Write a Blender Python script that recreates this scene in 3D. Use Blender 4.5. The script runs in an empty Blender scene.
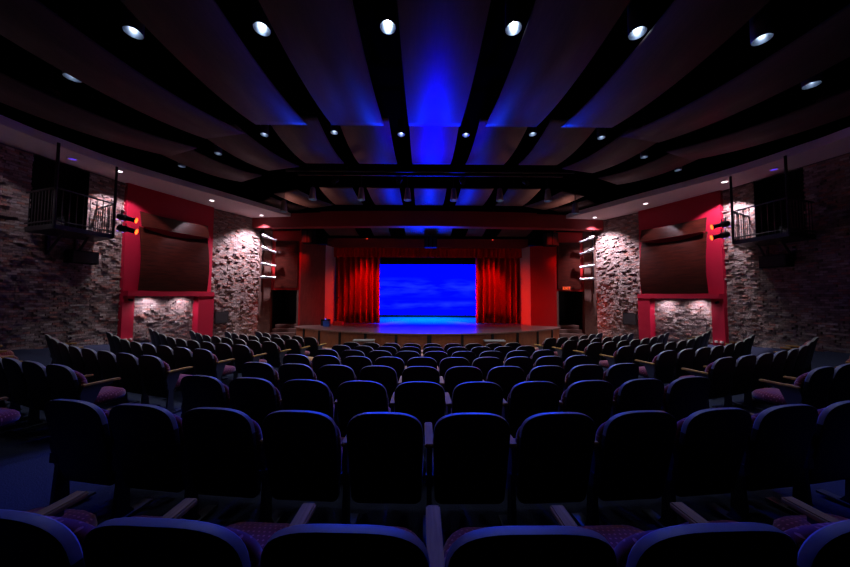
import bpy, bmesh, math, random
from mathutils import Vector, Matrix
random.seed(7)
PI = math.pi
sc = bpy.context.scene
col = sc.collection
sc.view_settings.view_transform = 'Standard'
sc.view_settings.look = 'None'
sc.view_settings.gamma = 1.0
sc.view_settings.exposure = 0.0
sc.cycles.max_bounces = 6
sc.cycles.sample_clamp_indirect = 4.0

# ------------------------------------------------------------------ materials
def new_mat(name):
    m = bpy.data.materials.new(name); m.use_nodes = True
    nt = m.node_tree
    b = nt.nodes.get('Principled BSDF')
    return m, nt, b

def mat(name, c, rough=0.6, metal=0.0, spec=0.5, noise=0.15, scale=18.0, bump=0.0, coat=0.0):
    """plain surface with a little procedural mottling"""
    m, nt, b = new_mat(name)
    tc = nt.nodes.new('ShaderNodeTexCoord')
    n = nt.nodes.new('ShaderNodeTexNoise'); n.inputs['Scale'].default_value = scale; n.inputs['Detail'].default_value = 4
    nt.links.new(tc.outputs['Object'], n.inputs['Vector'])
    mx = nt.nodes.new('ShaderNodeMix'); mx.data_type = 'RGBA'
    mx.inputs[6].default_value = (c[0]*(1-noise), c[1]*(1-noise), c[2]*(1-noise), 1)
    mx.inputs[7].default_value = (min(1, c[0]*(1+noise)), min(1, c[1]*(1+noise)), min(1, c[2]*(1+noise)), 1)
    nt.links.new(n.outputs['Fac'], mx.inputs[0])
    nt.links.new(mx.outputs[2], b.inputs['Base Color'])
    b.inputs['Roughness'].default_value = rough
    b.inputs['Metallic'].default_value = metal
    b.inputs['Specular IOR Level'].default_value = spec
    b.inputs['Coat Weight'].default_value = coat
    if bump:
        bp = nt.nodes.new('ShaderNodeBump'); bp.inputs['Strength'].default_value = bump; bp.inputs['Distance'].default_value = 0.01
        nt.links.new(n.outputs['Fac'], bp.inputs['Height']); nt.links.new(bp.outputs['Normal'], b.inputs['Normal'])
    return m

def wood(name, c1, c2, rough=0.35, spec=0.5, stretch=(1, 8, 8), scale=3.0):
    m, nt, b = new_mat(name)
    tc = nt.nodes.new('ShaderNodeTexCoord'); mp = nt.nodes.new('ShaderNodeMapping')
    mp.inputs['Scale'].default_value = stretch
    nt.links.new(tc.outputs['Object'], mp.inputs['Vector'])
    n = nt.nodes.new('ShaderNodeTexNoise'); n.inputs['Scale'].default_value = scale; n.inputs['Detail'].default_value = 6; n.inputs['Distortion'].default_value = 0.6
    nt.links.new(mp.outputs[0], n.inputs['Vector'])
    r = nt.nodes.new('ShaderNodeValToRGB')
    r.color_ramp.elements[0].position = .3; r.color_ramp.elements[0].color = (*c1, 1)
    r.color_ramp.elements[1].position = .7; r.color_ramp.elements[1].color = (*c2, 1)
    nt.links.new(n.outputs['Fac'], r.inputs[0]); nt.links.new(r.outputs[0], b.inputs['Base Color'])
    b.inputs['Roughness'].default_value = rough; b.inputs['Specular IOR Level'].default_value = spec
    return m

def emit(name, c, s):
    m, nt, b = new_mat(name)
    b.inputs['Base Color'].default_value = (0.02, 0.02, 0.02, 1)
    b.inputs['Emission Color'].default_value = (*c, 1); b.inputs['Emission Strength'].default_value = s
    return m

def fabric_dots(name, plane):
    """maroon weave with a regular lattice of small pale dots"""
    m, nt, b = new_mat(name)
    N = nt.nodes.new; L = nt.links.new
    tc = N('ShaderNodeTexCoord'); sp = N('ShaderNodeSeparateXYZ'); L(tc.outputs['Object'], sp.inputs[0])
    def mth(op, a, bb=None):
        q = N('ShaderNodeMath'); q.operation = op
        for i, v in enumerate((a, bb)):
            if v is None: continue
            if isinstance(v, (int, float)): q.inputs[i].default_value = v
            else: L(v, q.inputs[i])
        return q.outputs[0]
    u = mth('MULTIPLY', sp.outputs[0], 1/0.024); v = mth('MULTIPLY', sp.outputs[plane], 1/0.024)
    row = mth('MODULO', mth('FLOOR', mth('ADD', v, 100.0)), 2.0)
    u = mth('ADD', u, mth('MULTIPLY', row, .5))
    fu = mth('SUBTRACT', mth('FRACT', mth('ADD', u, 100.0)), .5); fv = mth('SUBTRACT', mth('FRACT', mth('ADD', v, 100.0)), .5)
    d = mth('SQRT', mth('ADD', mth('MULTIPLY', fu, fu), mth('MULTIPLY', fv, fv)))
    dot = mth('LESS_THAN', d, 0.2)
    mx = N('ShaderNodeMix'); mx.data_type = 'RGBA'
    mx.inputs[6].default_value = (0.11, 0.006, 0.014, 1); mx.inputs[7].default_value = (0.36, 0.11, 0.10, 1)
    L(dot, mx.inputs[0]); L(mx.outputs[2], b.inputs['Base Color'])
    b.inputs['Roughness'].default_value = .9; b.inputs['Specular IOR Level'].default_value = .2
    b.inputs['Sheen Weight'].default_value = .3
    return m

M = {}
M['shell'] = mat('black_seat_shell', (0.006, 0.006, 0.007), .5, spec=.25, scale=60)
M['rim'] = mat('highlight_grey_seat_edge', (0.20, 0.20, 0.205), .42, spec=.5, scale=40)  # paler upper shell edge, rim highlight put into the colour
M['fab_c'] = fabric_dots('maroon_dotted_fabric_cushion', 1)
M['fab_b'] = fabric_dots('maroon_dotted_fabric_back', 2)
M['arm'] = wood('oiled_oak_armrest', (0.27, 0.15, 0.045), (0.40, 0.23, 0.07), .6, .12, stretch=(20, 2, 20))
M['iron'] = mat('dark_cast_iron', (0.05, 0.055, 0.075), .5, .3)
M['carpet'] = mat('blue_grey_carpet', (0.022, 0.027, 0.055), .95, spec=.1, noise=.35, scale=90, bump=.5)
M['pitfloor'] = wood('tan_wood_floor', (0.32, 0.19, 0.09), (0.45, 0.30, 0.16), .45, stretch=(1, 10, 1))
M['stagefloor'] = wood('dark_stage_boards', (0.10, 0.055, 0.05), (0.17, 0.10, 0.09), .32, stretch=(10, 1, 1), scale=2)
M['stagefront'] = wood('brown_stage_fascia', (0.11, 0.026, 0.010), (0.16, 0.042, 0.016), .4, stretch=(3, 3, 1))
M['black'] = mat('matt_black', (0.006, 0.006, 0.007), .8, spec=.15)
M['blackmetal'] = mat('black_metal', (0.02, 0.02, 0.023), .45, .4)
M['ceil'] = mat('dark_ceiling_void', (0.0008, 0.0008, 0.0009), 1.0, spec=.0)
M['cloud'] = wood('walnut_ceiling_veneer', (0.030, 0.018, 0.017), (0.050, 0.029, 0.026), .62, spec=.5, stretch=(8, 1, 8))
M['soffit'] = mat('mauve_plaster', (0.60, 0.54, 0.58), .8, noise=.05, scale=6)
M['crimson'] = mat('crimson_paint', (0.36, 0.001, 0.024), .55, spec=.4, noise=.05)
M['redwall'] = mat('deep_red_paint', (0.34, 0.006, 0.008), .5, spec=.4, noise=.06, scale=5)
M['beam'] = mat('dark_red_beam', (0.20, 0.015, 0.018), .55, noise=.08, scale=4)
M['sidepanel'] = wood('mahogany_side_panel', (0.15, 0.03, 0.025), (0.22, 0.05, 0.04), .4, stretch=(6, 6, 1))
M['acoustic'] = wood('dark_mahogany_panel', (0.022, 0.0035, 0.0025), (0.06, 0.010, 0.006), .36, spec=.22, stretch=(1, 1, 9), scale=2.2)
M['paleplaster'] = mat('pale_plaster', (0.55, 0.45, 0.42), .75, noise=.06, scale=5)
M['velvet'] = mat('red_velvet', (0.55, 0.004, 0.004), .85, spec=.15, noise=.06, scale=40)
M['chrome'] = mat('brushed_aluminium', (0.40, 0.40, 0.43), .35, .9, noise=.05)
M['housing'] = mat('grey_lamp_housing', (0.20, 0.20, 0.21), .4, .5)
M['pendant'] = mat('tan_pendant_shade', (0.42, 0.34, 0.30), .5, .1)
M['reflector'] = mat('lamp_reflector', (0.16, 0.20, 0.27), .3, .9, noise=.03)
M['bulb'] = emit('lit_bulb', (0.92, 0.96, 1.0), 30.0)
M['bulb_dim'] = emit('pendant_bulb', (0.8, 0.9, 1.0), 10.0)
M['soffbulb'] = emit('soffit_lens', (1.0, 0.9, 1.0), 5.0)
M['bluelens'] = emit('blue_lens', (0.12, 0.05, 1.0), 1.2)
M['orange'] = emit('orange_gel', (1.0, 0.07, 0.008), 6)
M['violet'] = emit('violet_pilot_lamp', (0.45, 0.25, 1.0), .9)
M['redled'] = emit('red_pilot_lamp', (1.0, 0.05, 0.02), .8)
M['blueled'] = emit('blue_pilot_lamp', (0.1, 0.12, 1.0), 1.5)
M['exit'] = emit('exit_letters', (1.0, 0.10, 0.01), 1.6)
M['exitbox'] = mat('exit_sign_case', (0.25, 0.02, 0.01), .5)
M['bronze'] = mat('dark_plaque', (0.035, 0.037, 0.042), .4, .3, noise=.3, scale=30, bump=.4)
M['pier'] = mat('dark_brown_brick_pier', (0.085, 0.04, 0.03), .8, noise=.4, scale=14, bump=.6)
M['tread'] = mat('grey_tread_edge', (0.22, 0.20, 0.20), .6)
M['navy'] = mat('dark_door', (0.02, 0.022, 0.035), .5)
M['redcloth'] = mat('red_case', (0.85, 0.02, 0.012), .5)
M['bluecloth'] = mat('blue_case', (0.03, 0.09, 0.45), .5)

# brick: tone of each brick is stored per brick
m, nt, b = new_mat('split_face_brick')
at = nt.nodes.new('ShaderNodeAttribute'); at.attribute_name = 'tone'
tc = nt.nodes.new('ShaderNodeTexCoord')
nz = nt.nodes.new('ShaderNodeTexNoise'); nz.inputs['Scale'].default_value = 35; nz.inputs['Detail'].default_value = 5
nt.links.new(tc.outputs['Object'], nz.inputs['Vector'])
mx = nt.nodes.new('ShaderNodeMix'); mx.data_type = 'RGBA'; mx.blend_type = 'MULTIPLY'; mx.inputs[0].default_value = .6
nt.links.new(at.outputs['Color'], mx.inputs[6]); nt.links.new(nz.outputs['Fac'], mx.inputs[7])
nt.links.new(mx.outputs[2], b.inputs['Base Color']); b.inputs['Roughness'].default_value = .85
bp = nt.nodes.new('ShaderNodeBump'); bp.inputs['Strength'].default_value = .9; bp.inputs['Distance'].default_value = .02
nt.links.new(nz.outputs['Fac'], bp.inputs['Height']); nt.links.new(bp.outputs['Normal'], b.inputs['Normal'])
M['brick'] = m

# projection screen: glowing saturated blue with soft paler streaks
m, nt, b = new_mat('blue_lit_screen')
N = nt.nodes.new; L = nt.links.new
tc = N('ShaderNodeTexCoord'); mp = N('ShaderNodeMapping'); mp.inputs['Scale'].default_value = (.35, 1, 2.2)
L(tc.outputs['Object'], mp.inputs[0])
nz = N('ShaderNodeTexNoise'); nz.inputs['Scale'].default_value = 1.3; nz.inputs['Detail'].default_value = 5; L(mp.outputs[0], nz.inputs['Vector'])
sp = N('ShaderNodeSeparateXYZ'); L(tc.outputs['Object'], sp.inputs[0])
def band(zc, hw):
    a = N('ShaderNodeMath'); a.operation = 'SUBTRACT'; L(sp.outputs[2], a.inputs[0]); a.inputs[1].default_value = zc
    q = N('ShaderNodeMath'); q.operation = 'ABSOLUTE'; L(a.outputs[0], q.inputs[0])
    r = N('ShaderNodeMapRange'); r.inputs[1].default_value = hw; r.inputs[2].default_value = hw*.2; L(q.outputs[0], r.inputs[0])
    return r.outputs[0]
b1 = band(1.95, .75); b2 = band(.75, .35)
mxm = N('ShaderNodeMath'); mxm.operation = 'MAXIMUM'; L(b1, mxm.inputs[0]); L(b2, mxm.inputs[1])
rp = N('ShaderNodeMapRange'); rp.inputs[1].default_value = .42; rp.inputs[2].default_value = .75; L(nz.outputs['Fac'], rp.inputs[0])
ml = N('ShaderNodeMath'); ml.operation = 'MULTIPLY'; L(mxm.outputs[0], ml.inputs[0]); L(rp.outputs[0], ml.inputs[1])
mx = N('ShaderNodeMix'); mx.data_type = 'RGBA'
mx.inputs[6].default_value = (0.0, 0.0003, 1, 1); mx.inputs[7].default_value = (0.002, 0.006, 1, 1)
L(ml.outputs[0], mx.inputs[0]); L(mx.outputs[2], b.inputs['Emission Color']); b.inputs['Emission Strength'].default_value = 7.0
b.inputs['Base Color'].default_value = (.0, .0, .02, 1); b.inputs['Roughness'].default_value = 1; b.inputs['Specular IOR Level'].default_value = 0
M['screen'] = m

# ------------------------------------------------------------------ mesh helpers (world coordinates; parts are shifted to their thing's base)
def link(name, me, m, parent=None, smooth=False):
    o = bpy.data.objects.new(name, me); col.objects.link(o)
    if m is not None and not me.materials: me.materials.append(m)
    if parent is not None:
        o.parent = parent
    if smooth:
        for p in me.polygons: p.use_smooth = True
    return o

def root_loc(p):
    v = Vector((0, 0, 0))
    while p is not None:
        v += p.location; p = p.parent
    return v

def obj(name, bm, m, parent=None, smooth=False, origin=None, bevel=0.0):
    if bevel:
        bmesh.ops.bevel(bm, geom=list(bm.edges), offset=bevel, segments=2, affect='EDGES', profile=.6)
    bmesh.ops.recalc_face_normals(bm, faces=bm.faces)
    off = root_loc(parent) if parent is not None else Vector(origin or (0, 0, 0))
    if off.length: bmesh.ops.translate(bm, verts=bm.verts, vec=-off)
    me = bpy.data.meshes.new(name); bm.to_mesh(me); bm.free()
    o = link(name, me, m, parent, smooth)
    if parent is None and origin: o.location = origin
    return o

def tag(o, label, cat, group=None):
    o['label'] = label; o['category'] = cat
    if group: o['group'] = group
    return o
def struct(o):
    o['kind'] = 'structure'; return o
def thing(name, label, cat, loc=(0, 0, 0), group=None):
    o = bpy.data.objects.new(name, None); col.objects.link(o); o.location = loc
    o.empty_display_size = .1
    return tag(o, label, cat, group)

BM = bmesh.new
def box(bm, c, s, R=None):
    vs = []
    for z in (-1, 1):
        for y in (-1, 1):
            for x in (-1, 1):
                v = Vector((x*s[0]/2, y*s[1]/2, z*s[2]/2))
                if R is not None: v = R @ v
                vs.append(bm.verts.new(v + Vector(c)))
    for f in ((0, 1, 3, 2), (4, 6, 7, 5), (0, 4, 5, 1), (2, 3, 7, 6), (0, 2, 6, 4), (1, 5, 7, 3)):
        bm.faces.new([vs[i] for i in f])
    return bm
def tube(bm, p0, p1, r0, r1=None, n=14, cap=True):
    p0 = Vector(p0); p1 = Vector(p1); r1 = r0 if r1 is None else r1
    d = (p1 - p0).normalized(); q = d.to_track_quat('Z', 'Y').to_matrix()
    a = [bm.verts.new(p0 + q @ Vector((r0*math.cos(2*PI*i/n), r0*math.sin(2*PI*i/n), 0))) for i in range(n)]
    c = [bm.verts.new(p1 + q @ Vector((r1*math.cos(2*PI*i/n), r1*math.sin(2*PI*i/n), 0))) for i in range(n)]
    for i in range(n): bm.faces.new((a[i], a[(i+1) % n], c[(i+1) % n], c[i]))
    if cap: bm.faces.new(list(reversed(a))); bm.faces.new(c)
    return bm
def lathe(bm, base, axis, prof, n=20):
    """prof: (radius, distance along axis) open profile"""
    base = Vector(base); q = Vector(axis).normalized().to_track_quat('Z', 'Y').to_matrix()
    rings = []
    for r, h in prof:
        rings.append([bm.verts.new(base + q @ Vector((r*math.cos(2*PI*i/n), r*math.sin(2*PI*i/n), h))) for i in range(n)])
    for a, c in zip(rings, rings[1:]):
        for i in range(n): bm.faces.new((a[i], a[(i+1) % n], c[(i+1) % n], c[i]))
    return rings
def prism(bm, pts, z0, z1):
    a = [bm.verts.new((x, y, z0)) for x, y in pts]; c = [bm.verts.new((x, y, z1)) for x, y in pts]
    n = len(pts)
    bm.faces.new(list(reversed(a))); bm.faces.new(c)
    for i in range(n): bm.faces.new((a[i], a[(i+1) % n], c[(i+1) % n], c[i]))
    return bm
def sheet(bm, f, nu, nv, thick=None):
    """grid surface f(u,v)->Vector; thick: vector function for the second skin"""
    g = [[bm.verts.new(f(i/nu, j/nv)) for j in range(nv+1)] for i in range(nu+1)]
    for i in range(nu):
        for j in range(nv): bm.faces.new((g[i][j], g[i+1][j], g[i+1][j+1], g[i][j+1]))
    if thick is not None:
        h = [[bm.verts.new(f(i/nu, j/nv) + thick(i/nu, j/nv)) for j in range(nv+1)] for i in range(nu+1)]
        for i in range(nu):
            for j in range(nv): bm.faces.new((h[i][j], h[i][j+1], h[i+1][j+1], h[i+1][j]))
        for i in range(nu):
            bm.faces.new((g[i][0], h[i][0], h[i+1][0], g[i+1][0])); bm.faces.new((g[i][nv], g[i+1][nv], h[i+1][nv], h[i][nv]))
        for j in range(nv):
            bm.faces.new((g[0][j], g[0][j+1], h[0][j+1], h[0][j])); bm.faces.new((g[nu][j], h[nu][j], h[nu][j+1], g[nu][j+1]))
    return bm
def rings_mesh(bm, rings):
    """closed skin through rings of equal point counts, capped at both ends"""
    vs = [[bm.verts.new(p) for p in r] for r in rings]
    n = len(vs[0])
    for a, c in zip(vs, vs[1:]):
        for i in range(n): bm.faces.new((a[i], a[(i+1) % n], c[(i+1) % n], c[i]))
    bm.faces.new(list(reversed(vs[0]))); bm.faces.new(vs[-1])
    return bm

ORD = ['first', 'second', 'third', 'fourth', 'fifth', 'sixth', 'seventh', 'eighth', 'ninth', 'tenth', 'eleventh', 'twelfth']

# ------------------------------------------------------------------ camera
CZ = 2.11
cam = bpy.data.cameras.new('camera'); co = bpy.data.objects.new('camera', cam); col.objects.link(co)
cam.sensor_width = 36.0; cam.lens = 290/850*36
co.matrix_world = Matrix.Translation((-0.25, 0, CZ)) @ Matrix.Rotation(math.radians(-.395), 4, 'Z') @ Matrix.Rotation(math.radians(90+2.67), 4, 'X') @ Matrix.Rotation(math.radians(.27), 4, 'Z')
sc.camera = co
w = bpy.data.worlds.new('dark_house'); sc.world = w; w.use_nodes = True
w.node_tree.nodes['Background'].inputs[0].default_value = (0, 0, 0, 1); w.node_tree.nodes['Background'].inputs[1].default_value = 0

# ------------------------------------------------------------------ floor
CY = 18.5
def tpar(x, y): return CY - math.hypot(x, CY - y)
def floor_z(x, y):
    t = tpar(x, y)
    z = CZ - (1.42 + .083*min(t, 8.3))
    rise = .085*max(0, abs(x)-6.5)*max(0, min(1, (8.3-t)/2.5))
    return z + rise
bm = BM(); nx, ny = 88, 76
g = [[bm.verts.new((-11 + 22*i/nx, -3 + 17.5*j/ny, floor_z(-11 + 22*i/nx, -3 + 17.5*j/ny))) for j in range(ny+1)] for i in range(nx+1)]
for i in range(nx):
    for j in range(ny):
        bm.faces.new((g[i][j], g[i+1][j], g[i+1][j+1], g[i][j+1]))
fl = struct(obj('floor', bm, M['carpet'], smooth=True))
fl.data.materials.append(M['pitfloor'])
for p in fl.data.polygons:
    c = p.center
    if tpar(c.x, c.y) > 8.75: p.material_index = 1

# ------------------------------------------------------------------ seats
def seat_outline(w, zb, zt, rt, rb, crown, n=7):
    """half-rounded shield in x,z, listed anticlockwise seen from the front"""
    pts = []
    h = w/2
    for i in range(n+1):                                        # bottom right corner
        a = -PI/2 + (PI/2)*i/n; pts.append((h-rb-.012+rb*math.cos(a), zb+rb+rb*math.sin(a)))
    q = 2/2.9                                                   # squarish rounded top
    for i in range(21):
        a = PI*i/20; c, d = math.cos(a), math.sin(a)
        pts.append((h*math.copysign(abs(c)**q, c), zt-crown-rt + (rt+crown)*abs(d)**q))
    for i in range(n+1):
        a = PI + (PI/2)*i/n; pts.append((-(h-rb-.012)+rb*math.cos(a), zb+rb+rb*math.sin(a)))
    return pts
def tilt_y(z): return .085 - (z-.25)*.225                       # the back leans away from the stage
def shield_rings(pts, zc, spec):
    """spec: (inset, y offset) per ring"""
    out = []
    wmax = max(p[0] for p in pts); zmin = min(p[1] for p in pts); zmax = max(p[1] for p in pts)
    for ins, dy in spec:
        r = []
        for x, z in pts:
            sx = 1 - ins/wmax; sz = 1 - 2*ins/(zmax-zmin)
            X = x*sx; Z = zc + (z-zc)*sz
            r.append(Vector((X, tilt_y(Z) + dy + .35*X*X, Z)))
        out.append(r)
    return out

def make_seat():
    t = bpy.data.objects.new('theatre_seat', None); col.objects.link(t)
    o = seat_outline(.482, .225, .862, .15, .045, .02)
    bm = rings_mesh(BM(), shield_rings(o, .56, [(.03, -.004), (.006, -.003), (.001, .001), (0, .005), (0, .029), (.004, .035), (.014, .037)]))
    sh = obj('back_shell', bm, M['shell'], t, True).data
    sh.set_sharp_from_angle(angle=.5); sh.materials.append(M['rim'])
    for p in sh.polygons:
        if abs(p.normal.y) < .7 and p.center.z > .62 and len(p.vertices) == 4: p.material_index = 1
    o = seat_outline(.486, .34, .79, .14, .06, .02)
    bm = rings_mesh(BM(), shield_rings(o, .56, [(.02, .045), (.004, .058), (0, .075), (.008, .10), (.03, .12), (.08, .13), (.14, .133)]))
    obj('back_pad', bm, M['fab_b'], t, True)
    # cushion, folded down
    def rr(w, y0, y1, r, n=6):
        p = []
        for cx, cy, a0 in ((w/2-r, y1-r*1.6, 0), (-(w/2-r), y1-r*1.6, PI/2), (-(w/2-r*.6), y0+r*.6, PI), (w/2-r*.6, y0+r*.6, 1.5*PI)):
            ry = r*1.6 if a0 < PI-.1 else r*.6; rx = r if a0 < PI-.1 else r*.6
            for i in range(n+1):
                a = a0 + PI/2*i/n; p.append((cx + rx*math.cos(a), cy + ry*math.sin(a)))
        return p
    base = rr(.475, .085, .545, .12)
    rg = []
    for ins, z in ((.035, .345), (.008, .355), (0, .385), (.006, .42), (.028, .447), (.075, .462), (.14, .468)):
        rg.append([Vector((x*(1-ins/.2375), .315+(y-.315)*(1-ins/.23), z)) for x, y in base])
    obj('seat_cushion', rings_mesh(BM(), rg), M['fab_c'], t, True)
    bm = BM(); box(bm, (0, .30, .335), (.40, .38, .022)); box(bm, (0, .11, .32), (.46, .04, .05))
    obj('seat_pan', bm, M['shell'], t, bevel=.006)
    obj('armrest', arm_bm(-1), M['arm'], t)
    obj('leg', leg_bm(-1), M['iron'], t)
    return t
PITCH = .53
def arm_bm(s):
    bm = BM(); box(bm, (s*PITCH/2, .235, .612), (.058, .34, .026))
    bmesh.ops.bevel(bm, geom=list(bm.edges), offset=.006, segments=2, affect='EDGES'); return bm
def leg_bm(s):
    bm = BM(); x = s*PITCH/2
    pr = [(.03, 0), (.20, 0), (.16, .06), (.145, .33), (.23, .55), (.33, .575), (.33, .60), (.07, .60), (.05, .50), (.085, .33), (.07, .06)]
    a = [bm.verts.new((x-.016, y, z)) for y, z in pr]; c = [bm.verts.new((x+.016, y, z)) for y, z in pr]
    n = len(pr); bm.faces.new(a); bm.faces.new(list(reversed(c)))
    for i in range(n): bm.faces.new((a[i], c[i], c[(i+1) % n], a[(i+1) % n]))
    box(bm, (x, .13, .008), (.075, .34, .016))
    box(bm, (x, .075, .40), (.05, .03, .07))
    return bm
proto = make_seat()
extra_arm = obj('armrest', arm_bm(1), M['arm'], proto); extra_leg = obj('leg', leg_bm(1), M['iron'], proto)
proto_parts = [c for c in proto.children if c not in (extra_arm, extra_leg)]
seat_first = [True]
def put_seat(k, s, end, label, group):
    t = (.78 if k == 0 else .85 + .93*k) + .07
    R = CY - t; phi = s/R
    x = R*math.sin(phi); y = CY - R*math.cos(phi)
    o = proto.copy(); col.objects.link(o)
    o.location = (x, y, floor_z(x, y)); o.rotation_euler = (0, 0, phi)
    tag(o, label, 'seat', group)
    for ch in proto_parts + ([extra_arm, extra_leg] if end else []):
        c = ch.copy(); c.parent = o; col.objects.link(c)
    return o
# centre block: (row, number, pitch, seats skipped at both ends because they lie outside the frame)
for k, n, p, skip in ((0, 11, .53, 1), (1, 11, .548, 0), (2, 10, .552, 0), (3, 10, .545, 0), (4, 10, .52, 0), (5, 9, .535, 0), (6, 9, .53, 0), (7, 9, .53, 0)):
    rn = 'rearmost row' if k == 0 else ORD[k] + ' row from the rear'
    for i in range(skip, n-skip):
        s = (i - (n-1)/2)*p + (.062 if k < 2 else 0)
        j = i - skip
        lab = 'black-backed theatre seat, ' + ORD[n-2*skip-1-j] + ' from EXIT-sign aisle, centre block, ' + rn
        put_seat(k, s, i == n-1-skip, lab, 'theatre seats of the centre block')
# side blocks
side = {1: (4.5, 2), 2: (4.43, 9), 3: (4.25, 8), 4: (4.21, 8), 5: (4.11, 9), 6: (4.0, 8), 7: (3.88, 7), 8: (3.73, 6)}
for sg, nm in ((-1, 'non-EXIT side block'), (1, 'EXIT-sign side block')):
    r = 0
    for k, (x0, n) in side.items():
        if k == 1 and sg == 1: continue
        R = CY - (.85 + .93*k)
        s0 = R*math.asin(x0/R)
        rn = 'rearmost row' if r == 0 else ORD[r] + ' row from the rear'; r += 1
        for i in range(n):
            lab = 'black-backed theatre seat, ' + ('first' if i == 0 else ORD[i]) + ' from aisle, ' + nm + ', ' + rn
            put_seat(k, sg*(s0 + i*PITCH), (i == n-1) if sg > 0 else (i == 0), lab, 'theatre seats of the ' + nm)
for c in list(proto.children): bpy.data.objects.remove(c)
bpy.data.objects.remove(proto)

# ------------------------------------------------------------------ side walls of split-face brick
PATH = [(10.6, -3), (10.6, 5), (10.5, 7.0), (10.3, 8.0), (10.0, 9.7), (9.05, 12.2), (8.15, 13.95)]
TOP = 5.8
seg = []; acc = 0
for (x0, y0), (x1, y1) in zip(PATH, PATH[1:]):
    l = math.hypot(x1-x0, y1-y0); seg.append((acc, l, x0, y0, x1, y1)); acc += l
LEN = acc
def wall_pt(s, n, sg):
    """point on the wall at path length s, n metres into the room"""
    for a, l, x0, y0, x1, y1 in seg:
        if s <= a + l + 1e-6: break
    f = (s-a)/l; tx, ty = (x1-x0)/l, (y1-y0)/l
    x = x0 + f*(x1-x0) - ty*n; y = y0 + f*(y1-y0) + tx*n
    return sg*x, y
def s_at_y(y):
    for a, l, x0, y0, x1, y1 in seg:
        if y <= y1: return a + l*(y-y0)/(y1-y0)
    return LEN
P_S = {-1: (s_at_y(9.42), s_at_y(12.05)), 1: (s_at_y(9.7), s_at_y(12.2))}                          # the red portal
D_S = {-1: (s_at_y(7.45), s_at_y(8.55)), 1: (s_at_y(7.85), s_at_y(8.9))}                         # opening onto the balcony
TONES = [(.36, .25, .22), (.30, .21, .19), (.42, .33, .30), (.46, .22, .18), (.25, .18, .17), (.40, .29, .27), (.50, .42, .39)]
def brick_wall(name, sg):
    rnd = random.Random(11 + sg)
    S_P0, S_P1 = P_S[sg]; S_D0, S_D1 = D_S[sg]
    V = []; F = []; C = []
    def quad(ps, c):
        i = len(V); V.extend(ps); F.append((i, i+1, i+2, i+3)); C.append(c)
    S0 = s_at_y(4.0); BL, BH, MO = .150, .062, .009
    nb = int((LEN-S0)/BL)
    bl = (LEN-S0)/nb
    mort = (.16, .13, .125)
    # mortar bed, with the opening left out
    cuts = sorted(set([0, S0] + [a for a, *_ in seg] + [S_D0, S_D1, LEN]))
    for a, bb in zip(cuts, cuts[1:]):
        for z0, z1 in ((-.2, 3.85), (3.85, TOP)):
            if z0 > 3 and a >= S_D0-1e-4 and bb <= S_D1+1e-4: continue
            p = [(*wall_pt(a+1e-5, 0, sg), z0), (*wall_pt(bb-1e-5, 0, sg), z0), (*wall_pt(bb-1e-5, 0, sg), z1), (*wall_pt(a+1e-5, 0, sg), z1)]
            quad(p, mort)
    for j in range(int(TOP/BH)):
        z0 = j*BH + MO/2; z1 = z0 + BH - MO
        off = (.5 if j % 2 else 0)*bl
        for i in range(-1, nb+1):
            a = max(S0, S0 + i*bl + off + MO/2); e = min(LEN, S0 + (i+1)*bl + off - MO/2)
            if e - a < .04: continue
            if z0 > 2.2 and a > S_P0+.02 and e < S_P1-.02: continue
            if z1 > 3.85:
                if a >= S_D0 and e <= S_D1: continue
                if a < S_D0 < e: e = S_D0
                elif a < S_D1 < e: a = S_D1
                if e - a < .03: continue
            x, y = wall_pt((a+e)/2, 0, sg)
            if z1 < floor_z(x, y) - .05: continue
            r = rnd.random()
            p = .012 + .012*rnd.random()
            if r > .78: p = .03 + .05*rnd.random()
            elif r < .07: p = .002
            q = p + rnd.uniform(-.006, .006)
            if p < .01: q = p
            t = rnd.choice(TONES); kf = rnd.uniform(.75, 1.15); t = tuple(v*kf for v in t)
            A0, E0 = wall_pt(a, 0, sg), wall_pt(e, 0, sg); A1, E1 = wall_pt(a, p, sg), wall_pt(e, q, sg)
            dz = rnd.uniform(-.003, .003)
            z0b, z1b = z0+dz, z1+dz
            f = [(*A1, z0b), (*E1, z0b), (*E1, z1b), (*A1, z1b)]
            k = [(*A0, z0b), (*E0, z0b), (*E0, z1b), (*A0, z1b)]
            quad(f, t)
            for m0, m1 in ((0, 1), (1, 2), (2, 3), (3, 0)): quad([k[m0], k[m1], f[m1], f[m0]], t)
    me = bpy.data.meshes.new(name); me.from_pydata(V, [], F); me.update()
    att = me.color_attributes.new('tone', 'FLOAT_COLOR', 'CORNER')
    buf = []
    for c in C: buf.extend((*c, 1.0)*4)
    att.data.foreach_set('color', buf)
    bm = BM(); bm.from_mesh(me); bmesh.ops.recalc_face_normals(bm, faces=bm.faces); bm.to_mesh(me); bm.free()
    return struct(link(name, me, M['brick']))
brick_wall('wall_left', -1); brick_wall('wall_right', 1)

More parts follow.
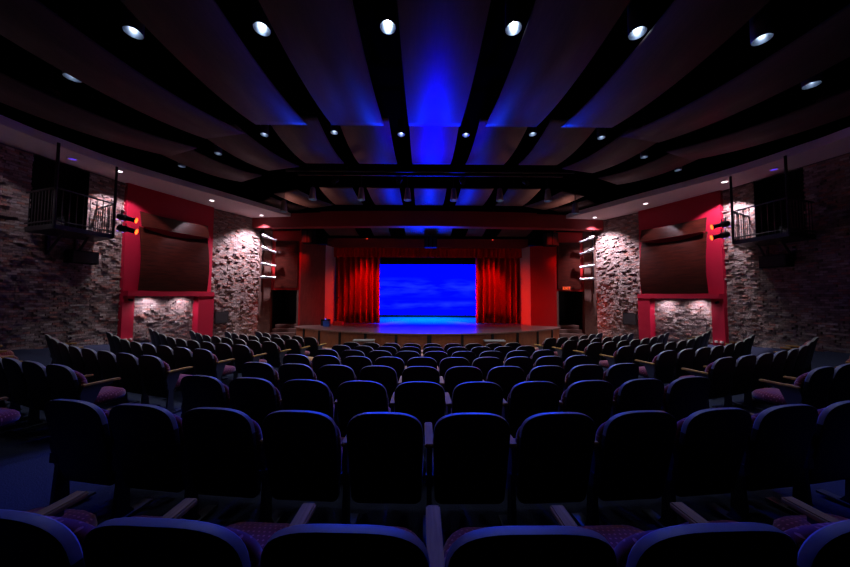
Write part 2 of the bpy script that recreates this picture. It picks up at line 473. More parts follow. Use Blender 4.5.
def inner_pt(s):                                                # inner edge of the soffit
    pts = [(9.4, -3), (9.4, 5.5), (9.25, 7.2), (8.85, 8.6), (7.75, 10.7), (6.6, 12.9), (6.3, 13.6)]
    return pts
def smooth_path(pts, n=6):
    out = []
    for i in range(len(pts)-1):
        p0 = pts[max(0, i-1)]; p1 = pts[i]; p2 = pts[i+1]; p3 = pts[min(len(pts)-1, i+2)]
        for j in range(n):
            t = j/n
            out.append(tuple(.5*((2*b) + (-a+c)*t + (2*a-5*b+4*c-d)*t*t + (-a+3*b-3*c+d)*t**3) for a, b, c, d in zip(p0, p1, p2, p3)))
    out.append(pts[-1]); return out
SIN = smooth_path(inner_pt(0))
SOUT = [(10.75, -3), (10.75, 5), (10.65, 7.05), (10.45, 8.05), (10.15, 9.8), (9.2, 12.3), (8.3, 14.0), (6.4, 14.0)]
for nm, sg in (('left', -1), ('right', 1)):
    bm = BM()
    pts = SIN + list(reversed(SOUT))
    a = [bm.verts.new((sg*x, y, TOP)) for x, y in pts]; c = [bm.verts.new((sg*x, y, TOP+.2)) for x, y in pts]
    n = len(pts)
    f1 = bm.faces.new(a); f2 = bm.faces.new(list(reversed(c)))
    for i in range(n): bm.faces.new((a[i], a[(i+1) % n], c[(i+1) % n], c[i]))
    bmesh.ops.triangulate(bm, faces=[f1, f2])
    struct(obj('trim_soffit_'+nm, bm, M['soffit']))
    # dark upper wall above the soffit, out to the roof
    bm = BM()
    for (x0, y0), (x1, y1) in zip(SOUT[:-1], SOUT[1:-1]):
        v = [bm.verts.new(p) for p in ((sg*x0, y0, TOP), (sg*x1, y1, TOP), (sg*x1, y1, 8.3), (sg*x0, y0, 8.3))]; bm.faces.new(v)
    struct(obj('wall_upper_'+nm, bm, M['ceil']))
bm = BM(); box(bm, (0, 9.2, 8.35), (22, 25, .1)); struct(obj('ceiling', bm, M['ceil']))

# balcony doorways: dark niches in the brick
for nm, sg, no in (('left', -1, 1), ('right', 1, 2)):
    bm = BM(); S_D0, S_D1 = D_S[sg]
    def P(s, n, z): return bm.verts.new((*wall_pt(s, n, sg), z))
    D = -.7
    a = [P(S_D0, 0, 3.85), P(S_D0, D, 3.85), P(S_D1, D, 3.85), P(S_D1, 0, 3.85)]
    c = [P(S_D0, 0, TOP), P(S_D0, D, TOP), P(S_D1, D, TOP), P(S_D1, 0, TOP)]
    for i in range(3): bm.faces.new((a[i], a[i+1], c[i+1], c[i]))
    bm.faces.new(a); bm.faces.new(c)
    struct(obj('door_%d' % no, bm, M['black']))

# ------------------------------------------------------------------ soffit downlights
def spot(name, p, d, power, c, ang, blend=.5, r=.05, parent=None):
    l = bpy.data.lights.new(name, 'SPOT'); l.energy = power; l.color = c; l.spot_size = math.radians(ang); l.spot_blend = blend; l.shadow_soft_size = r
    o = bpy.data.objects.new(name, l); col.objects.link(o)
    q = Vector(d).normalized().to_track_quat('-Z', 'Y')
    o.rotation_mode = 'QUATERNION'; o.rotation_quaternion = q
    if parent is not None:
        o.parent = parent; o.location = Vector(p) - root_loc(parent)
    else: o.location = p
    return o
def recessed(p, label, lens, light=None, group='downlights in the soffit', k=1.0):
    t = thing('recessed_downlight', label, 'downlight', p, group)
    bm = BM(); lathe(bm, p, (0, 0, -1), [(.075*k, -.01), (.105*k, 0), (.105*k, .012), (.08*k, .016), (.075*k, 0)], 20); obj('trim_ring', bm, M['paleplaster'], t)
    bm = BM(); rr = lathe(bm, p, (0, 0, -1), [(.078*k, .002), (.078*k, .006)], 20); bm.faces.new(rr[1]); bm.faces.new(list(reversed(rr[0]))); obj('lens', bm, lens, t)
    if light: spot('soffit_beam', (p[0], p[1], p[2]-.03), light[1], light[0], (1, .82, 1), light[2], light[3] if len(light) > 3 else .25, .04, t)
# ------------------------------------------------------------------ red portals with bowed acoustic panels
def side_word(sg): return 'EXIT-sign side' if sg > 0 else 'non-EXIT side'
for sg in (-1, 1):
    S_P0, S_P1 = P_S[sg]; U = S_P1 - S_P0
    def W(u, n, z): return Vector((*wall_pt(S_P0 + u, n, sg), z))
    x, y = wall_pt(S_P0 + U/2, 0, sg)
    fz = floor_z(x, y)
    t = thing('portal_frame', 'crimson portal frame round a low brick recess, ' + side_word(sg) + ' wall', 'frame', (x, y, fz), 'crimson wall portals')
    def slab(u0, u1, z0, z1, n0, n1):
        bm = BM()
        vs = [bm.verts.new(W(u, n, z)) for z in (z0, z1) for n in (n0, n1) for u in (u0, u1)]
        for f in ((0, 1, 3, 2), (4, 6, 7, 5), (0, 4, 5, 1), (2, 3, 7, 6), (0, 2, 6, 4), (1, 5, 7, 3)): bm.faces.new([vs[i] for i in f])
        return bm
    obj('backing', slab(.0, U, 2.26, TOP, .0, .14), M['crimson'], t)
    obj('crossbeam', slab(.0, U, 2.10, 2.26, .0, .36), M['crimson'], t)
    obj('jamb', slab(.0, .36, fz-.05, 2.10, .0, .16), M['crimson'], t)
    obj('jamb', slab(2.22, U, fz-.05, 2.10, .0, .34), M['crimson'], t)
    for i in range(2):
        bm = BM(); c = W(.12+.14*i, .17, fz+.28); box(bm, c, (.07, .07, .07)); obj('outlet_cover', bm, M['paleplaster'], t)
    bm = BM(); tube(bm, W(.18, .16, 1.98), W(.18, .28, 1.96), .035); obj('camera_eye', bm, M['black'], t)
    for k, u in enumerate((.75, 1.75)):  # lamps added to brighten the recess brick, no known source
        q = W(u, .29, 2.10)
        recessed(tuple(q), 'small lamp added under the crimson crossbeam, ' + ORD[k] + ' from the rear, ' + side_word(sg), M['soffbulb'], (60, W(u, .05, 0) - W(u, .29, 1.0), 150, 1.0), 'lamps added under the crossbeams', .3)
    # bowed main panel
    u0, u1 = .36, 2.52; zb, zt = 2.28, 4.44
    def f(a, v):
        z1 = zt - .17*(1-(2*a-1)**2)
        z = zb + (z1-zb)*v
        return W(u0+(u1-u0)*a, .20 + .16*math.sin(PI*min(1, v*.9+.1)) + .05*(1-v), z)
    def th(a, v): return W(1, .03, 0) - W(1, 0, 0)
    bm = sheet(BM(), f, 16, 14, th)
    tag(obj('acoustic_panel', bm, M['acoustic'], smooth=False, origin=tuple(f(.5, 0))), 'large bowed dark mahogany acoustic panel on the ' + side_word(sg) + ' wall', 'panel', 'bowed acoustic panels')
    def f2(a, v):
        z0 = 4.43; z1 = 4.95 - .04*(1-(2*a-1)**2)
        return W(u0+(u1-u0)*a, .34 - .14*v, z0 + (z1-z0)*v)
    bm = sheet(BM(), f2, 16, 6, th)
    tag(obj('acoustic_panel', bm, M['acoustic'], origin=tuple(f2(.5, 0))), 'narrow tilted mahogany panel above the large one, ' + side_word(sg) + ' wall', 'panel', 'bowed acoustic panels')
    # plaque
    s = S_P1 + .50
    def Q(u, n, z): return Vector((*wall_pt(s+u, n, sg), z))
    r = Q(0, .07, 1.2)
    t = thing('wall_plaque', 'dark square plaque on the brick wall, ' + side_word(sg), 'plaque', tuple(r), 'plaques on the brick')
    for nm2, hw, n0, n1, m2 in (('frame', .27, .07, .10, M['blackmetal']), ('face_plate', .235, .10, .108, M['bronze'])):
        bm = BM()
        vs = [bm.verts.new(Q(u, n, 1.2+z)) for z in (-hw*.95, hw*.95) for n in (n0, n1) for u in (-hw, hw)]
        for ff in ((0, 1, 3, 2), (4, 6, 7, 5), (0, 4, 5, 1), (2, 3, 7, 6), (0, 2, 6, 4), (1, 5, 7, 3)): bm.faces.new([vs[i] for i in ff])
        obj(nm2, bm, m2, t)

# ------------------------------------------------------------------ balconies
def stage_fixture(name, label, p, d, group, gel, length=.5, r=.085, body='blackmetal', pilots=False):
    """ellipsoidal spotlight at p pointing along d"""
    p = Vector(p); d = Vector(d).normalized()
    t = thing(name, label, 'stage light', tuple(p), group)
    bm = BM(); lathe(bm, p - d*length*.5, d, [(.0, 0), (r*.9, .01), (r*1.15, length*.12), (r*1.15, length*.42), (r*.72, length*.5), (r*.72, length*.9), (r*.95, length*.92), (r*.95, length)], 16)
    obj('barrel', bm, M[body], t)
    bm = BM(); rr = lathe(bm, p + d*length*.485, d, [(r*.93, 0), (r*.93, .004)], 16); bm.faces.new(rr[1]); bm.faces.new(list(reversed(rr[0])))
    obj('gel_frame', bm, gel, t)
    bm = BM(); sd = d.cross(Vector((0, 0, 1))).normalized()
    up = Vector((0, 0, 1))
    for s in (-1, 1): tube(bm, p + sd*s*r*1.3 - d*.08, p + sd*s*r*1.3 + up*r*2.1 - d*.08, .012, n=8)
    tube(bm, p + sd*r*1.3 + up*r*2.1 - d*.08, p - sd*r*1.3 + up*r*2.1 - d*.08, .012, n=8)
    obj('yoke', bm, M['blackmetal'], t)
    if pilots:
        for s in (.1, .22):
            bm = BM(); tube(bm, p - d*(s) - up*r*1.1, p - d*(s) - up*r*1.35, .022, n=8); obj('pilot_lamp', bm, M['violet'], t)
    return t
for sg in (-1, 1):
    pts = [(10.34, 7.62), (9.15, 7.25), (9.05, 8.5), (10.12, 9.0)]
    by = -.28 if sg < 0 else .06
    pts = [(sg*x, y+by) for x, y in pts]
    zf = 3.84; zr = 4.72
    t = thing('balcony', 'small black metal lighting balcony hung on the brick, ' + side_word(sg), 'balcony', (sg*9.9, 8.1, zf), 'lighting balconies')
    obj('platform', prism(BM(), pts, zf-.12, zf), M['blackmetal'], t)
    bm = BM()
    for a, c in zip(pts, pts[1:]):
        tube(bm, (*a, zr), (*c, zr), .022, n=8)
    obj('handrail', bm, M['blackmetal'], t)
    bm = BM()
    for a, c in zip(pts, pts[1:]): tube(bm, (*a, zf+.08), (*c, zf+.08), .018, n=8)
    obj('bottom_rail', bm, M['blackmetal'], t)
    for (a, c), n in zip(zip(pts, pts[1:]), (9, 9, 8)):
        for i in range(1, n):
            f = i/n; x = a[0]+(c[0]-a[0])*f; y = a[1]+(c[1]-a[1])*f
            bm = BM(); tube(bm, (x, y, zf), (x, y, zr), .009, n=6); obj('baluster', bm, M['blackmetal'], t)
    for q in pts[1:3]:
        bm = BM(); tube(bm, (*q, zf-.1), (*q, TOP+.02), .03, n=10); obj('hanger_post', bm, M['blackmetal'], t)
    bm = BM()
    c0 = Vector((pts[0][0], pts[0][1], 0)); c1 = Vector((pts[3][0], pts[3][1], 0))
    for f in (.3, .7):
        q = c0.lerp(c1, f); w_ = Vector((pts[1][0], pts[1][1], 0)).lerp(Vector((pts[2][0], pts[2][1], 0)), f)
        mid = q.lerp(w_, .6)
        tube(bm, (mid.x, mid.y, zf-.12), (q.x, q.y, zf-.62), .03, n=8)
        box(bm, (q.x, q.y, zf-.4), (.06, .06, .5))
    obj('bracket', bm, M['blackmetal'], t)
    # two spotlights clamped on the far hanger post
    for i, (dz) in enumerate((.50, .17)):
        stage_fixture('stage_spotlight', ('upper' if i == 0 else 'lower') + ' orange-gelled spotlight clamped to the balcony post, ' + side_word(sg),
                      (sg*(8.80-.02*i), 8.62+by, zf+dz), (-sg*.85, .36, -.2), 'balcony spotlights', M['orange'], .42, .085, 'blackmetal', True)
    t = thing('loudspeaker', 'small black box loudspeaker fixed under the balcony, ' + side_word(sg), 'loudspeaker', (sg*10.05, 8.35, 3.2), 'loudspeakers under the balconies')
    R = Matrix.Rotation(sg*.3, 3, 'Z')
    bm = BM(); box(bm, (sg*10.05, 8.35, 3.2), (.3, .6, .36), R); obj('cabinet', bm, M['black'], t, bevel=.01)
    bm = BM(); box(bm, (sg*9.89, 8.32, 3.2), (.02, .52, .3), R); obj('grille', bm, M['blackmetal'], t)

SOFF = [((7.62, 13.1), 1700, 98, 'beside the stage'), ((8.42, 11.1), 110, 66, 'above the crimson portal'), ((9.28, 8.95), 540, 100, 'beyond the balcony')]
for sg in (-1, 1):
    for (x, y), pw, an, wh in SOFF:
        if sg < 0 and y < 9: pw *= .55
        if sg < 0 and y < 9: y = 8.5
        recessed((sg*x, y, TOP), 'white-lit recessed downlight ' + wh + ', ' + side_word(sg) + ' soffit', M['soffbulb'], (pw, (sg*(.24 if y < 12 else .17), .35 if y < 9.2 else .03, -1), 84 if y < 9.2 else an, .3 if y < 12 else 1.0))
    recessed((sg*9.75, 8.05 if sg > 0 else 7.75, TOP), 'blue recessed lamp over the balcony, ' + side_word(sg), M['bluelens'])
recessed((-9.75, 5.6, TOP), 'white-lit recessed downlight behind the balcony, non-EXIT side soffit', M['soffbulb'], (90, (-.2, .1, -1), 110))

# ------------------------------------------------------------------ ceiling clouds
def cloud(cx, cy, z, w_, l, ang, sag, label, group):
    R = Matrix.Rotation(ang, 3, 'Z')
    def f(a, v):
        y = (v-.5)*l; x = (a-.5)*w_
        q = R @ Vector((x, y, 0)); return Vector((cx, cy, z)) + q + Vector((0, 0, sag*(2*v-1)**2))
    bm = sheet(BM(), f, 2, 20, lambda a, v: Vector((0, 0, .035)))
    o = obj('ceiling_panel', bm, M['cloud'], origin=(cx, cy, z)); tag(o, label, 'ceiling panel', group)
    for p in o.data.polygons:
        if abs(p.normal.z) > .3: p.use_smooth = True
    return o
CL = [  # columns: x, y offset, angle for rows from the rear
    ('rear', 4.45, 4.3, 5.86, .24, [(0, 0, 0), (1.78, 0, 0), (3.56, 0, 0), (5.65, .55, 12), (7.75, 1.5, 22)]),
    ('middle', 7.8, 2.35, 6.18, .12, [(0, 0, 0), (1.68, 0, 0), (3.36, 0, 0), (5.15, .45, 15), (6.95, 1.4, 28)]),
    ('front', 11.5, 2.0, 6.06, .05, [(0, 0, 0), (1.74, 0, 0), (3.48, 0, 0), (5.15, .4, 24), (6.45, 1.15, 36)])]
for rn, cy, l, z, sag, cols in CL:
    for i, (x, dy, an) in enumerate(cols):
        for sg in ((1,) if i == 0 else (-1, 1)):
            where = 'on the centre line' if i == 0 else ORD[i-1] + ' from centre towards ' + side_word(sg)
            cloud(sg*x, cy+dy, z, 1.2, l*(.8 if (rn == 'front' and i == 4) else 1), sg*math.radians(an), sag, 'curved walnut ceiling panel in the ' + rn + ' row, ' + where, 'curved ceiling panels')

# ------------------------------------------------------------------ house lamps
def can_lamp(p, r, h, label, group, bulb, power, ang, stem_top, c=(.9, .93, 1), taper=1.0):
    t = thing('pendant_downlight', label, 'ceiling lamp', p, group)
    bm = BM(); lathe(bm, p, (0, 0, 1), [(r*.96, .012), (r, 0), (r*1.02, .01), (r*taper, h), (r*.3, h+.02), (0.0, h+.02)], 22); obj('housing', bm, M['housing' if taper == 1.0 else 'pendant'], t, True)
    bm = BM(); lathe(bm, p, (0, 0, 1), [(r*.95, .004), (r*.9, h*.2), (r*.6, h*.5), (0, h*.52)], 22); obj('reflector', bm, M['reflector'], t, True)
    bm = BM(); bmesh.ops.create_uvsphere(bm, u_segments=14, v_segments=10, radius=r*.36, matrix=Matrix.Translation(Vector(p) + Vector((0, 0, h*.34)))); obj('bulb', bm, bulb, t, True)
    bm = BM(); tube(bm, (p[0], p[1], p[2]+h+.01), (p[0], p[1], stem_top), .014, n=8); obj('stem', bm, M['blackmetal'], t)
    if power: spot('lamp_beam', (p[0], p[1], p[2]-.01), (0, 0, -1), power, c, ang, .6, .06, t)
    return t
A1 = [(.9, 3.97), (2.72, 4.02), (4.64, 4.1), (6.6, 5.0), (8.2, 5.95)]
A2 = [(.82, 7.18), (2.5, 7.12), (4.32, 7.25), (6.2, 8.25), (7.95, 9.1)]
A3 = [(.8, 9.9), (2.4, 9.9), (4.08, 9.9), (5.45, 10.7)]
for rn, arc, z, r, h, bulb, pw, top, tp in (('rear arc', A1, 5.95, .115, .45, 'bulb', 32, 8.3, 1.0), ('middle arc', A2, 6.22, .095, .36, 'bulb', 230, 8.3, 1.0), ('front arc', A3, 5.45, .125, .42, 'bulb_dim', 140, 6.33, .62)):
    for i, (x, y) in enumerate(arc):
        for sg in (-1, 1):
            can_lamp((sg*x + (.13 if arc is A1 else 0), y, z - (.2 if arc is A3 and i == 3 else 0)), r, h, 'lit cylinder ceiling lamp in the ' + rn + ', ' + ORD[i] + ' from centre towards ' + side_word(sg), 'ceiling lamps', M[bulb], 10 if (arc is A1 and i > 2) else 90 if (arc is A2 and i == 4) else pw, 92, top if not (arc is A3 and i == 3) else 6.2, taper=tp)
# lighting pipe the front pendants hang from, and two catwalk pipes beyond it
for y, z, hw, lab in ((9.9, 6.34, 4.6, 'black lighting pipe that the front arc of pendants hangs from'), (10.25, 6.62, 5.2, 'black catwalk pipe high behind the front arc of pendants')):
    t = thing('lighting_pipe', lab, 'pipe', (0, y, z), 'lighting pipes')
    bm = BM(); tube(bm, (-hw, y, z), (hw, y, z), .035, n=10); obj('pipe', bm, M['blackmetal'], t)
    for x in (-hw+.3, -1.6, 1.6, hw-.3):
        bm = BM(); tube(bm, (x, y, z), (x, y, 8.3), .012, n=6); obj('hanger_rod', bm, M['blackmetal'], t)

# ------------------------------------------------------------------ proscenium
SZ = .72
def lip_y(x): return 20.1 - math.sqrt(81 - x*x)
xs = [-6.2 + 12.4*i/48 for i in range(49)]
t = thing('stage', 'bow-fronted stage with dark boards and brown panelled front', 'stage', (0, 11.1, 0))
bm = prism(BM(), [(x, lip_y(x)) for x in xs] + [(6.2, 13.9), (5.94, 14.1), (5.94, 20.88), (-5.94, 20.88), (-5.94, 14.1), (-6.2, 13.9)], SZ-.05, SZ)
obj('stage_floor', bm, M['stagefloor'], t)
posts = [-6.1, -5.55, -4.65, -3.62, -2.5, -1.27, 0, 1.27, 2.5, 3.62, 4.65, 5.55, 6.1]
for a, c in zip(posts, posts[1:]):
    bm = BM()
    def ff(u, v):
        x = a + (c-a)*u; return Vector((x, lip_y(x)+.05, v*(SZ-.05)))
    sheet(bm, ff, 6, 1, lambda u, v: Vector((0, .03, 0)))
    obj('front_panel', bm, M['stagefront'], t)
for p in posts[1:-1]:
    wd = .17 if p == 0 else .10
    bm = BM(); y = lip_y(p)
    an = math.asin(p/9.0)
    box(bm, (p, y+.045, (SZ-.05)/2), (wd, .06, SZ-.05), Matrix.Rotation(an, 3, 'Z')); obj('post', bm, M['black'], t)
# stage stairs
for sg in (-1, 1):
    x = sg*2.48; y = lip_y(2.48)
    t = thing('stage_stairs', 'small wooden stair unit against the stage front, ' + side_word(sg), 'stairs', (x, y-.35, 0), 'stairs up to the stage')
    for i, (z, yy) in enumerate(((.22, y-.62), (.46, y-.30))):
        bm = BM(); box(bm, (x, yy, z), (.8, .34, .035)); obj('tread', bm, M['tread'], t)
        bm = BM(); box(bm, (x, yy+.02, (z-.018)/2), (.76, .28, z-.02)); obj('riser', bm, M['stagefront'], t)

# curtains
def curtain(x0, x1, y, z0, z1, folds, amp, seed):
    rnd = random.Random(seed); ph = [rnd.uniform(-.5, .5) for _ in range(folds+2)]; n = folds*10
    am = [amp*rnd.uniform(.6, 1.25) for _ in range(folds+2)]
    def f(u, v):
        k = u*folds; i = int(k)
        w0 = ph[i]*(1-(k-i)) + ph[i+1]*(k-i); A = am[i]*(1-(k-i)) + am[i+1]*(k-i)
        yy = y + A*math.sin(2*PI*k + w0) + .02*math.sin(5*PI*k)*(1-v)
        return Vector((x0+(x1-x0)*u + .02*math.cos(2*PI*k)*(1-v), yy, z0+(z1-z0)*v))
    return sheet(BM(), f, n, 6, lambda u, v: Vector((0, .012, 0)))
for sg in (-1, 1):
    o = obj('stage_curtain', curtain(sg*4.85, sg*2.52, 15.25, SZ+.015, 4.55, 8, .20, 3+sg), M['velvet'], smooth=True, origin=(sg*3.5, 15.25, SZ))
    tag(o, 'red velvet drape gathered in folds beside the blue screen, ' + side_word(sg), 'curtain', 'stage curtains')
o = obj('valance', curtain(-4.9, 4.9, 15.05, 4.17, 4.68, 44, .045, 9), M['velvet'], smooth=True, origin=(0, 15.05, 4.17))
tag(o, 'short pleated red valance across the top of the stage opening', 'valance')
o = obj('border_curtain', curtain(-5.6, 5.6, 16.2, 3.92, 5.4, 40, .03, 5), M['black'], smooth=True, origin=(0, 16.2, 3.92))
tag(o, 'black border cloth hanging above the blue screen', 'curtain')
# screen
t = thing('projection_screen', 'wide saturated-blue projection screen at the back of the stage', 'screen', (0, 20.1, .82))
bm = BM(); box(bm, (0, 20.1, 2.72), (7.2, .03, 3.66)); obj('screen_surface', bm, M['screen'], t)
bm = BM(); box(bm, (0, 20.08, .79), (7.3, .05, .14)); obj('bottom_batten', bm, M['black'], t)
# stage house
bm = BM(); box(bm, (0, 20.95, 3.4), (14.6, .1, 5.6)); struct(obj('wall_stage_back', bm, M['black']))
for nm, sg in (('left', -1), ('right', 1)):
    bm = BM(); box(bm, (sg*6.0, 18.1, 3.4), (.1, 5.8, 5.6)); struct(obj('wall_stage_'+nm, bm, M['black']))
bm = BM(); box(bm, (0, 18.1, 6.2), (14.6, 5.8, .1)); struct(obj('ceiling_stage', bm, M['black']))

# splayed panels either side of the opening and the door bays
for nm, sg, dn in (('left', -1, 3), ('right', 1, 4)):
    def strip(p0, p1, z0, z1, th=.08):
        (x0, y0), (x1, y1) = p0, p1
        d = Vector((x1-x0, y1-y0, 0)).normalized(); nrm = Vector((-d.y, d.x, 0))
        if nrm.y < 0: nrm = -nrm
        return prism(BM(), [(sg*x0, y0), (sg*x1, y1), (sg*(x1+nrm.x*th), y1+nrm.y*th), (sg*(x0+nrm.x*th), y0+nrm.y*th)], z0, z1)
    struct(obj('wall_proscenium_return_'+nm, strip((5.12, 14.45), (4.85, 15.2), SZ, 4.68), M['paleplaster']))
    struct(obj('wall_proscenium_'+nm, strip((6.15, 14.0), (5.12, 14.45), SZ, 4.68), M['sidepanel'] if sg < 0 else M['redwall']))
    # header bay above, red trim edge
    struct(obj('trim_bay_'+nm, strip((6.22, 13.98), (6.15, 14.0), .0, 5.35, .3), M['redwall']))
    bm = strip((7.95, 14.2), (6.22, 14.2), 2.42, 5.35, .25)
    struct(obj('wall_bay_'+nm, bm, M['redwall']))
    bm = strip((8.25, 14.05), (7.65, 14.15), 0, 5.35, .3)
    struct(obj('wall_bay_pier_'+nm, bm, M['pier']))
    bm = strip((6.36, 14.1), (6.22, 14.1), 0, 2.42, .4)
    struct(obj('trim_jamb_'+nm, bm, M['pier']))
    # vestibule behind the doorway
    bm = BM()
    for c_, s_ in (((sg*6.9, 16.0, 1.2), (1.9, .05, 2.6)), ((sg*6.1, 15.2, 1.2), (.05, 1.6, 2.6)), ((sg*7.8, 15.2, 1.2), (.05, 1.6, 2.6)), ((sg*6.9, 15.2, 2.5), (1.9, 1.6, .05))): box(bm, c_, s_)
    struct(obj('wall_vestibule_'+nm, bm, M['black']))
    d = struct(obj('door_%d' % dn, box(BM(), (sg*6.95, 15.9, 1.72), (1.1, .06, 2.0)), M['navy']))
    t = thing('bay_stairs', 'dark steps rising into the side doorway, ' + side_word(sg), 'stairs', (sg*6.95, 14.0, 0), 'steps at the side doors')
    for i in range(4):
        z = .18*(i+1); y0 = 13.75 + .27*i
        obj('step', box(BM(), (sg*6.98, (y0+15.9)/2, z-.09), (1.22, 15.9-y0, .18)), M['pier'], t)
    t = obj('wall_panel', box(BM(), (sg*6.9, 14.14, 3.67), (1.12, .06, 2.3)), M['acoustic'], origin=(sg*6.9, 14.14, 2.52), bevel=.012)
    tag(t, 'dark mahogany panel on the red wall over the side door, ' + side_word(sg), 'panel', 'panels over the side doors')
    # vertical pipe with four spotlights
    x, y = sg*7.86, 13.72
    t = thing('lighting_pipe', 'upright black lighting pipe at the stage end of the brick, ' + side_word(sg), 'pipe', (x, y, 2.3), 'upright lighting pipes')
    bm = BM(); tube(bm, (x, y, 2.3), (x, y, 5.6), .03, n=10); obj('pipe', bm, M['blackmetal'], t)
    for z in (2.6, 5.3):
        bm = BM(); tube(bm, (x, y, z), (x+sg*.25, y+.05, z), .02, n=8); obj('wall_bracket', bm, M['blackmetal'], t)
    for i, (z, dz) in enumerate(((4.88, -.36), (4.30, -.36), (3.60, -.14), (3.0, -.02))):
        f = stage_fixture('stage_spotlight', 'silver-barrelled spotlight, ' + ORD[i] + ' from the top of the upright pipe, ' + side_word(sg), (x-sg*.32, y-.06, z), (-sg*.95, .30, dz), 'spotlights on the upright pipes', M['black'], .66, .065, 'chrome')
# exit sign
t = thing('exit_sign', 'orange-red lit EXIT sign over the side doorway', 'sign', (6.75, 14.08, 2.5))
obj('case', box(BM(), (6.75, 14.1, 2.56), (.40, .05, .2)), M['exitbox'], t, bevel=.008)
cu = bpy.data.curves.new('exit_text', 'FONT'); cu.body = 'EXIT'; cu.size = .17; cu.align_x = 'CENTER'; cu.align_y = 'CENTER'; cu.extrude = .004
to = bpy.data.objects.new('exit_text', cu); col.objects.link(to)
bpy.context.view_layer.update()
me = bpy.data.meshes.new_from_object(to.evaluated_get(bpy.context.evaluated_depsgraph_get()))
bpy.data.objects.remove(to)
me.materials.clear(); lo = link('lettering', me, M['exit'], t)
lo.location = (0, -.012, .06); lo.rotation_euler = (PI/2, 0, 0); lo.scale = (1.05, 1.05, 1)
# front beam, header, apron ceiling
def arc_beam(y_end, bulge, hw, z0, z1, th):
    def f(u, v):
        x = -hw + 2*hw*u; return Vector((x, y_end - bulge*(1-(x/hw)**2), z0 + (z1-z0)*v))
    return sheet(BM(), f, 32, 1, lambda u, v: Vector((0, th, 0)))
struct(obj('trim_beam_front', arc_beam(13.55, .55, 8.3, 5.32, 6.02, .4), M['beam']))
struct(obj('trim_header', box(BM(), (0, 15.0, 4.9), (10.4, .2, .46)), M['beam']))
struct(obj('wall_above_header', box(BM(), (0, 15.3, 5.6), (14.5, .1, 1.4)), M['black']))
struct(obj('ceiling_apron', box(BM(), (0, 14.25, 6.0), (16, 2.1, .06)), M['ceil']))
for i, (xc, w_, wh) in enumerate(((0, 2.3, 'on the centre line'), (-2.35, .85, 'second from centre, non-EXIT side'), (2.35, .85, 'second from centre, EXIT-sign side'), (-4.3, 1.5, 'outermost, non-EXIT side'), (4.3, 1.5, 'outermost, EXIT-sign side'))):
    def f(u, v): return Vector((xc + (u-.5)*w_, 13.5 + 1.35*v, 5.42 - .22*v + .05*(2*v-1)**2))
    o = obj('apron_ceiling_panel', sheet(BM(), f, 2, 8, lambda u, v: Vector((0, 0, .03))), M['cloud'], origin=(xc, 13.5, 5.42))
    tag(o, 'walnut ceiling panel under the front beam, ' + wh, 'ceiling panel', 'panels over the stage apron')
# loudspeakers on the header
for x, y, z, w_, h, lab, n in ((0.12, 14.45, 4.85, .62, .55, 'black loudspeaker cluster hung at the centre over the stage', 3), (-5.75, 13.85, 4.95, .55, .62, 'black loudspeaker hung beside the header, non-EXIT side', 2), (5.9, 13.85, 4.9, .55, .62, 'black loudspeaker hung beside the header, EXIT-sign side', 2)):
    t = thing('loudspeaker', lab, 'loudspeaker', (x, y, z-h/2), 'loudspeakers over the stage')
    obj('cabinet', box(BM(), (x, y, z), (w_, .4, h)), M['black'], t, bevel=.012)
    for i in range(n):
        obj('grille', box(BM(), (x + (i-(n-1)/2)*w_/n, y-.21, z), (w_/n*.72, .02, h*.88)), M['blackmetal'], t)
    bm = BM(); tube(bm, (x, y, z+h/2), (x, y, 5.98), .015, n=6); obj('hanger_rod', bm, M['blackmetal'], t)
for x, y, z, lab in ((-3.15, 14.88, 5.10, 'tiny red pilot lamp above the header, non-EXIT side'), (3.35, 14.88, 5.08, 'tiny red pilot lamp above the header, EXIT-sign side')):
    bm = BM(); bmesh.ops.create_uvsphere(bm, u_segments=10, v_segments=8, radius=.035, matrix=Matrix.Translation((x, y, z)))
    tag(obj('pilot_lamp', bm, M['redled'], origin=(x, y, z)), lab, 'lamp', 'pilot lamps above the header')

# things standing on the apron, non-EXIT side
t = thing('microphone_stand', 'thin black microphone stand beside the drape', 'microphone stand', (-4.62, 14.55, SZ))
bm = BM(); tube(bm, (-4.62, 14.55, SZ+.02), (-4.62, 14.55, SZ+1.05), .014, n=8); obj('pole', bm, M['blackmetal'], t)
bm = BM(); tube(bm, (-4.62, 14.55, SZ+1.03), (-4.47, 14.45, SZ+1.3), .01, n=8); obj('boom', bm, M['blackmetal'], t)
bm = BM(); tube(bm, (-4.47, 14.45, SZ+1.3), (-4.44, 14.43, SZ+1.38), .025, n=10); obj('microphone', bm, M['blackmetal'], t)
bm = BM(); tube(bm, (-4.62, 14.55, SZ), (-4.62, 14.55, SZ+.025), .14, n=18); obj('base', bm, M['blackmetal'], t)
t = thing('amplifier', 'low black amplifier with blue pilot lamp at the stage corner', 'amplifier', (-4.95, 14.0, SZ))
obj('cabinet', box(BM(), (-4.92, 14.05, SZ+.15), (.38, .28, .30)), M['black'], t, bevel=.012)
obj('grille', box(BM(), (-4.92, 13.90, SZ+.13), (.32, .02, .2)), M['blackmetal'], t)
bm = BM(); bmesh.ops.create_uvsphere(bm, u_segments=10, v_segments=8, radius=.03, matrix=Matrix.Translation((-4.88, 13.9, SZ+.32))); obj('pilot_lamp', bm, M['blueled'], t)
t = thing('equipment_case', 'small blue case in front of the amplifier', 'case', (-4.72, 13.6, SZ))
obj('body', box(BM(), (-4.72, 13.6, SZ+.11), (.28, .2, .22)), M['bluecloth'], t, bevel=.01)
obj('lid', box(BM(), (-4.72, 13.6, SZ+.235), (.29, .21, .03)), M['bluecloth'], t)
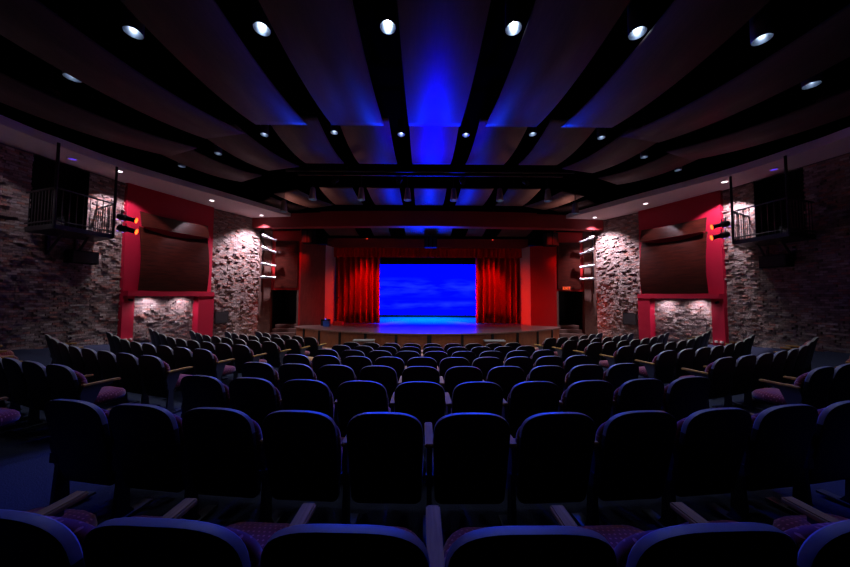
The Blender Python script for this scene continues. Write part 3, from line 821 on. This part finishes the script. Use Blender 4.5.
t = thing('equipment_case', 'flat bright red case on the stage floor by the drape', 'case', (-4.35, 14.15, SZ))
obj('body', box(BM(), (-4.35, 14.15, SZ+.09), (.46, .26, .18)), M['redcloth'], t, bevel=.01)
obj('lid', box(BM(), (-4.35, 14.15, SZ+.155), (.43, .27, .03)), M['redcloth'], t)

# ------------------------------------------------------------------ stage lighting
def area(name, p, d, sx, sy, power, c, spread=180):
    l = bpy.data.lights.new(name, 'AREA'); l.shape = 'RECTANGLE'; l.size = sx; l.size_y = sy; l.energy = power; l.color = c; l.spread = math.radians(spread)
    o = bpy.data.objects.new(name, l); col.objects.link(o); o.location = p
    o.rotation_mode = 'QUATERNION'; o.rotation_quaternion = Vector(d).normalized().to_track_quat('-Z', 'Y'); return o
area('upstage_wash', (0, 17.9, 5.6), (0, 0.05, -1), 4.6, 2.6, 1700, (0.0, .22, 1.0), 75)
for sg in (-1, 1):
    for i, (z, dz) in enumerate(((4.88, -.36), (4.30, -.36), (3.60, -.14), (3.0, -.02))):
        p = Vector((sg*(7.86-.70), 13.60, z)); d = Vector((-sg*(4.3 if sg < 0 else 3.7), 15.3, 2.0)) - p
        spot('pipe_beam', p, d, 1700 if sg < 0 else 1300, (1, .02, .01), 21 if sg < 0 else 19, .9, .05)
    spot('added_drape_fill', (sg*3.2, 13.75, 5.2), (0, 1.5, -3.6), 420, (1, .02, .01), 52, .7, .1)  # unseen spot added to brighten the drape from the front
# blue seat wash, unseen: spots and housings added under the front lighting pipe
for x in (-3.3, -1.1, 1.1, 3.3):
    stage_fixture('stage_spotlight', 'black spotlight added under the high lighting pipe, ' + ORD[int(round((x+3.3)/2.2))] + ' counted from the non-EXIT side', (x, 9.85, 6.1), (0, -.85, -.6), 'spotlights added on the lighting pipe', M['black'], .4, .08)
    spot('added_seat_wash', (x, 9.62, 5.93), (x*.06, -7.9, -4.4), 760, (.0, .04, 1), 78, .7, .08)
# unseen blue spots added on stage, imitating the screen's reflection on ceiling panels
spot('added_panel_glow', (0, 16.7, .95), (0, -1, math.tan(math.radians(28.0))), 60000, (.0, .0, 1), 15.5, 1.0, .2)
spot('added_panel_glow', (0, 16.7, .95), (0, -1, math.tan(math.radians(46))), 10500, (.0, .012, 1), 38, 1.0, .3)
# unseen warm spots added at the front beam ends to brighten ceiling panels
for sg in (-1, 1):
    spot('added_beam_end_fill', (sg*7.3, 13.35, 5.05), (-sg*2.8, -1.85, 1.05), 170, (1, .35, .27), 42, .8, .1)
    spot('added_bay_fill', (sg*5.5, 13.25, 5.15), (sg*1.25, .85, -1.5), 130, (1, .02, .015), 60, .8, .08)  # unseen red spot added to brighten the door bay
